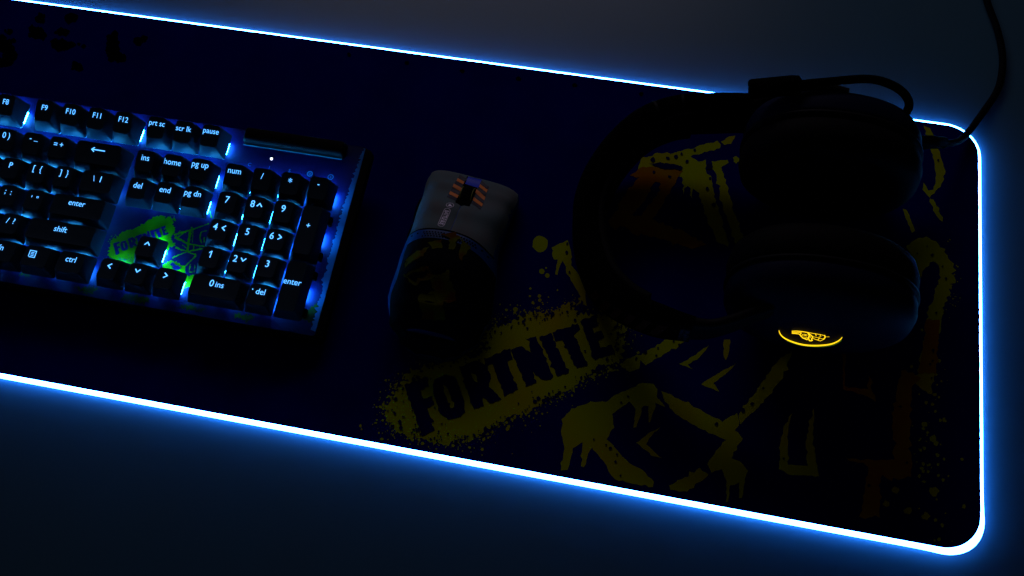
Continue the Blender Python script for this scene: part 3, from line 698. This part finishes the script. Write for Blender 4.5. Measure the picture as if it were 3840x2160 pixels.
# printed badge: octagon mark and lozenge with the words
bd = MB(); ocx, ocy = -7.0, 95.5
def dr(pts, lift=1.45): return [drape(x, y, lift) for x, y in pts]
def outline(mb, pts, wd, lift=1.45):
    n = len(pts)
    for i in range(n):
        a = Vector(pts[i]); c = Vector(pts[(i + 1) % n]); t = (c - a).normalized(); nn = Vector((-t.y, t.x)) * wd / 2
        mb.poly(dr([a - nn, c - nn, c + nn, a + nn], lift))
oc = [(ocx + 2.5 * math.cos(math.radians(22.5 + 45 * i)), ocy + 2.3 * math.sin(math.radians(22.5 + 45 * i))) for i in range(8)]
outline(bd, oc, .28)
bd.poly(dr([(ocx - 1.1, ocy - 1.25), (ocx + 1.7, ocy - .9), (ocx - .5, ocy + 1.4)], 1.46))
pl = []
pc = Vector((-7.6, 84.2)); dirv = Vector((0.03, 1)).normalized(); nr = Vector((dirv.y, -dirv.x))
for i in range(9):
    a = math.pi * i / 8; pl.append(pc + dirv * 6.0 + nr * 2.0 * math.cos(a) + dirv * 2.0 * math.sin(a))
for i in range(9):
    a = math.pi + math.pi * i / 8; pl.append(pc - dirv * 6.0 + nr * 2.0 * math.cos(a) + dirv * 2.0 * math.sin(a))
outline(bd, [(p.x, p.y) for p in pl], .28)
v, f = text_mesh('BATTLE BUS', 3.3, .10, .72, .95)
xs = [a[0] for a in v]; sc = 12.6 / (max(xs) - min(xs)); n = len(bd.v)
for a in v:
    q = pc - dirv * a[0] * sc + nr * (a[1] - 1.15) * 1.12; bd.v.append(tuple(drape(q.x, q.y, 1.47)))
for q in f: bd.f.append(tuple(n + i for i in q))
bd.build('printed_badge', M['silver'], mouse, fix=False)
# vent holes behind the buttons
vh = MB()
for r_ in range(3):
    for i in range(19):
        x = -17 + i * 1.85 + (r_ % 2) * .92; u = x / 30
        y = (vback(u) * ML) - 2.4 - r_ * 1.65
        if r_ == 2 and i > 15: continue
        vh.poly([drape(x + .62 * math.cos(math.pi / 3 * k_), y + .62 * math.sin(math.pi / 3 * k_), .12) for k_ in range(6)])
for x in (-25, -21, 21, 25): vh.poly([drape(x + .7 * math.cos(math.pi / 3 * k_), vback(x / 30) * ML - 2.6 + .7 * math.sin(math.pi / 3 * k_), .12) for k_ in range(6)])
vh.build('vent_holes', M['rubber'], mouse, fix=False)
ar = MB()
for q in ([(-6, 70), (2, 74), (6, 70), (5, 60), (2, 60), (1, 68)], [(-12, 62), (-4, 66), (-2, 60), (-8, 58)], [(8, 70), (14, 66), (12, 54), (10, 54)], [(-24, 50), (-10, 60), (-12, 54), (-22, 44)], [(-22, 40), (-8, 46), (0, 40), (-14, 34)], [(-4, 38), (6, 46), (14, 30), (4, 24)], [(-10, 28), (4, 34), (10, 18), (-4, 16)]):
    ar.concave([tuple(drape(x, y, .75)) for x, y in rough_edge(q, .4, 1.4)])
ar.build('painted_art', M['mouse_art'], mouse, fix=False)
for sx_ in (-1,):
    b = MB()
    for y0, y1 in ((66, 84), (86, 104)):
        pts = catmull([(-29.5, y0, 21), (-29.7, (y0 + y1) / 2, 22), (-29.9, y1, 20)], 6)
        b.tube(pts, [1.4 + .5 * math.sin(math.pi * i / (len(pts) - 1)) for i in range(len(pts))], 8)
    b.build('side_buttons', M['rubber'], mouse, smooth=True)

# ------------------------------------------------------------------ headset
HX, HY = -107.0, 168.0
hs = empty('headset', (HX, HY, 3))
tag(hs, 'black over-ear gaming headset with boom microphone lying on its side on the mat', 'headset')
HO = Vector((HX, HY, 3))
class HB(MB):
    def build(s, *a, **k):
        s.v = [(v[0] - HO.x, v[1] - HO.y, v[2] - HO.z) for v in s.v]; return MB.build(s, *a, **k)
def sweep(mb, pts, th, ht, n=6):
    """flat band: th thick sideways, ht tall"""
    P = [Vector(p) for p in pts]; rings = []
    for i, p in enumerate(P):
        t = P[min(i + 1, len(P) - 1)] - P[max(i - 1, 0)]; t.z = 0; t.normalize(); nr_ = Vector((t.y, -t.x, 0))
        a = th[i] if isinstance(th, list) else th; h = ht[i] if isinstance(ht, list) else ht
        rd = min(a, h) * .48
        rings.append([p + nr_ * x + Vector((0, 0, y)) for x, y in rrect(-a / 2, a / 2, -h / 2, h / 2, rd, n)])
    mb.loft(rings)
BP = [(-159.2, 247.2, 46), (-179.5, 244.4, 45), (-202.5, 241.2, 42), (-218.3, 235.6, 38), (-229.3, 227.9, 34), (-238.6, 216.3, 30), (-245.6, 203.6, 26), (-250.5, 189, 23), (-252.3, 171.5, 21), (-248.9, 151.1, 21), (-242.7, 133.5, 23), (-234.6, 118.1, 27), (-223.1, 106.3, 31), (-210.1, 98.1, 36), (-194.3, 92, 41), (-176.9, 88.6, 45)]
pts = catmull(BP, 6); n = len(pts)
TT = [interp(i / (n - 1), [(0, 13), (.08, 14), (.25, 16), (.5, 17), (.75, 16), (.92, 12), (1, 8)]) for i in range(n)]
HT = [interp(i / (n - 1), [(0, 34), (.1, 35), (.3, 36), (.5, 35), (.7, 36), (.9, 32), (1, 26)]) for i in range(n)]
b = HB(); sweep(b, pts, TT, HT); bando = b.build('headband', M['band'], hs, smooth='auto')
# stripes printed on the outer face of the near arm, and the grey tag
rs = HB()
def band_at(f, z, out):
    i = f * (n - 1); i0 = int(i); q = pts[i0].lerp(pts[min(i0 + 1, n - 1)], i - i0)
    t = pts[min(i0 + 1, n - 1)] - pts[max(i0 - 1, 0)]; t.z = 0; t.normalize(); nr_ = Vector((t.y, -t.x, 0))
    if nr_.dot(Vector((HX - 40, HY, 0)) - Vector((q.x, q.y, 0))) > 0: nr_ = -nr_
    return q + nr_ * (TT[i0] / 2 + out) + Vector((0, 0, z))
for k in range(6):
    f0 = .74 + .035 * k
    for m_ in range(5):
        za = -8 + 16 * m_ / 5; zb = -8 + 16 * (m_ + 1) / 5
        rs.poly([band_at(f0 + .018 * m_ / 5, za, .12), band_at(f0 + .018 + .018 * m_ / 5, za, .12), band_at(f0 + .018 + .018 * (m_ + 1) / 5, zb, .12), band_at(f0 + .018 * (m_ + 1) / 5, zb, .12)])
rs.build('printed_stripes', M['redprint'], bando, fix=False)
tg = HB(); tg.poly([band_at(.972, -9, .2), band_at(.997, -9, .2), band_at(.997, 8, .2), band_at(.972, 8, .2)]); tg.build('grey_tag', M['tag'], bando, fix=False)
inner = []
for i in range(int(n * .12), int(n * .88)):
    t = pts[min(i + 1, n - 1)] - pts[max(i - 1, 0)]; t.z = 0; t.normalize(); nr_ = Vector((t.y, -t.x, 0))
    if nr_.dot(Vector((HX - 40, HY, 0)) - Vector((pts[i].x, pts[i].y, 0))) < 0: nr_ = -nr_
    inner.append(pts[i] + nr_ * (TT[i] / 2 + 1.0))
b = HB(); sweep(b, inner, 6.0, 27); b.build('headband_cushion', M['cushion'], hs, smooth='auto')
# seams on the upper edge of the band
for ff in (.135, .205):
    i = int(ff * n); t = (pts[i + 1] - pts[i - 1]); t.z = 0; t.normalize(); nr_ = Vector((t.y, -t.x, 0))
    b = HB(); sweep(b, [pts[i] - t * .9, pts[i] + t * .9], TT[i] + .5, HT[i] + .4); b.build('band_clip', M['arm'], hs, smooth='auto')
CZ = 47.5
def oring(ax, az, y, x0=HX, n=56, e=1.0, z0=CZ):
    out = []
    for i in range(n):
        a = 2 * math.pi * i / n; ca, sa = math.cos(a), math.sin(a); p = .90
        out.append((x0 + ax * math.copysign(abs(ca) ** p, ca), y, z0 + az * math.copysign(abs(sa) ** p, sa)))
    return out
def cup(sgn, yf, yb, ydome):
    """yf cushion face, yb back of the cushion, ydome outer face; sgn +1 = far cup"""
    root = empty('ear_cup', (0, 0, 0)); root.parent = hs
    s_ = HB(); w_ = abs(ydome - yb)
    prof = [(.86, yb - sgn * 1), (.985, yb + sgn * 1.2), (1.0, yb + sgn * 4), (1.0, yb + sgn * w_ * .38), (.955, yb + sgn * w_ * .6), (.82, yb + sgn * w_ * .76), (.66, yb + sgn * w_ * .89), (.50, yb + sgn * w_ * .97), (.40, yb + sgn * w_)]
    s_.loft([oring(54 * q, 44.2 * q, y) for q, y in prof]); sh = s_.build('cup_shell', M['shell'], root, smooth=True)
    c_ = HB(); t_ = abs(yb - yf)
    prof = [(.93, yb - sgn * .6), (1.0, yb - sgn * t_ * .22), (1.015, yb - sgn * t_ * .5), (.985, yb - sgn * t_ * .78), (.90, yb - sgn * t_ * .96), (.80, yf), (.70, yb - sgn * t_ * .94), (.62, yb - sgn * t_ * .75), (.59, yb - sgn * t_ * .4), (.30, yb - sgn * t_ * .36), (.02, yb - sgn * t_ * .36)]
    c_.loft([oring(54 * q, 44.2 * q, y) for q, y in prof]); c_.build('ear_cushion', M['cushion'], root, smooth=True)
    g_ = HB(); g_.loft([oring(54 * q, 44.2 * q, y) for q, y in ((.95, yb - sgn * 1.6), (1.02, yb - sgn * 1.2), (1.02, yb + sgn * .6), (.95, yb + sgn * 1.0))], False, False); g_.build('rim_seam', M['arm'], root, smooth=True)
    return root, sh
far, fsh = cup(1, 199, 222, 250)
near, nsh = cup(-1, 148, 122.5, 96.5)
# arms between band and cups
b = HB(); ap = catmull([(-164, 247, 46), (-150, 251, 52), (-138, 252, 62), (-122, 252, 69), (-104, 250, 70)], 6)
sweep(b, ap, [interp(i / (len(ap) - 1), [(0, 7), (.5, 6), (1, 6)]) for i in range(len(ap))], [interp(i / (len(ap) - 1), [(0, 24), (.3, 18), (.7, 20), (1, 17)]) for i in range(len(ap))])
b.build('slider_arm', M['arm'], hs, smooth='auto')
b = HB(); b.tube([(-107, 238, 66), (-107, 250, 67)], 6, 20); b.build('pivot', M['arm'], hs, smooth='auto')
b = HB(); ap = catmull([(-181, 89, 45), (-168, 89.5, 47), (-156, 93, 52), (-146, 97, 58), (-136, 101, 62)], 6)
sweep(b, ap, 6, [interp(i / (len(ap) - 1), [(0, 24), (.4, 18), (1, 14)]) for i in range(len(ap))])
b.build('slider_arm', M['arm'], hs, smooth='auto')
b = HB(); b.tube([(-140, 100, 62), (-140, 112, 62)], 5, 20); b.build('pivot', M['arm'], hs, smooth='auto')
# glowing emblem on the near cup's outer face
YE = 95.9
FRX = lambda px, py: on_y(2850 + px / 6.44, 1180 + py / 6.44, YE)
b = HB()
arc = catmull([FRX(*q) for q in ((458, 378), (485, 460), (560, 545), (680, 615), (820, 670), (960, 710), (1120, 738), (1290, 748), (1450, 745), (1600, 732), (1740, 705), (1860, 655), (1940, 600), (1985, 545))], 6)
b.tube(arc, [.12 + .36 * math.sin(math.pi * i / (len(arc) - 1)) ** .5 for i in range(len(arc))], 8)
b.build('emblem_ring', M['emblem'], nsh, smooth=True)
b = HB()
arc = catmull([FRX(*q) + Vector((0, .5, 0)) for q in ((650, 650), (820, 715), (1000, 760), (1200, 785), (1400, 795), (1600, 785), (1780, 750), (1900, 690), (1965, 640))], 6)
b.tube(arc, .28, 6); b.build('emblem_rim', M['emblem_dim'], nsh, smooth=True)
b = HB()
LN = [([(770, 400), (870, 395), (990, 405), (1060, 415), (1150, 430)], .26), ([(770, 450), (860, 455), (950, 468)], .26), ([(770, 425), (880, 428), (1000, 435)], .22), ([(960, 480), (1030, 560), (1140, 605), (1170, 560)], .3), ([(1000, 440), (960, 480), (985, 520)], .24), ([(1030, 565), (1150, 560)], .2), ([(1005, 490), (1060, 470), (1140, 490), (1130, 515), (1040, 512), (1005, 490)], .12), ([(1070, 492), (1110, 497)], .18), ([(1150, 430), (1280, 540), (1240, 590), (1265, 620), (1240, 632), (1190, 625), (1170, 560), (1190, 500), (1150, 430)], .3), ([(1195, 510), (1225, 545), (1190, 545)], .14), ([(1150, 430), (1330, 460), (1450, 480), (1560, 505), (1580, 540), (1530, 600), (1455, 635), (1350, 600), (1280, 575)], .15), ([(1290, 535), (1400, 555), (1530, 590)], .12), ([(1440, 560), (1400, 605)], .2), ([(1340, 460), (1355, 505)], .22), ([(1455, 480), (1455, 510)], .2), ([(1480, 525), (1420, 535)], .1), ([(1560, 500), (1575, 545), (1535, 595)], .3), ([(1585, 535), (1675, 535)], .09)]
for ln, r_ in LN:
    b.tube([FRX(*q) for q in ln], r_, 6)
b.build('emblem', M['emblem'], nsh, fix=True)
# boom microphone
mic = empty('boom_microphone', (0, 0, 0)); mic.parent = hs
b = HB(); bp_ = catmull([(-136, 239.7, 90), (-120.1, 242.9, 92), (-97, 248.9, 92), (-82, 250.4, 88), (-71.9, 246.8, 84), (-68.5, 242.3, 78), (-72.8, 237.3, 69), (-78, 233, 62)], 8)
b.tube(bp_, 2.6, 14); b.build('flexible_boom', M['rubber'], mic, smooth=True)
b = HB(); a = Vector((-165, 235.4, 84.5)); c = Vector((-134.5, 240.0, 90.2)); ax_ = (c - a).normalized()
b.tube([a, a + ax_ * .6, a + ax_ * 2, c - ax_ * 5, c - ax_ * 1.4, c], [4.6, 5.6, 6.1, 6.1, 5.4, 3.4], 24); b.build('microphone_capsule', M['rubber'], mic, smooth='auto')
# cable
b = HB(); cp = catmull([(-57, 244, 40), (-40.1, 255.5, 31), (-26, 264, 21), (-12, 279.5, 9.5), (3.8, 309.1, 3.6), (13.9, 331.7, 3.1), (17, 357.2, 3.1), (14.1, 382.5, 3.1), (7.4, 408, 3.1), (1.9, 434.7, 3.1), (-6, 500, 3.1), (-40, 600, 3.1)], 10)
b.tube(cp, 2.4, 12); b.build('cable', M['cable'], hs, smooth=True)
b = HB(); b.tube([(-62, 242, 41), (-52, 247.5, 38), (-40, 255.6, 31), (-30, 261.5, 24.5)], [5.2, 5.0, 4.4, 4.0], 18); b.build('strain_relief', M['rubber'], hs, smooth=True)
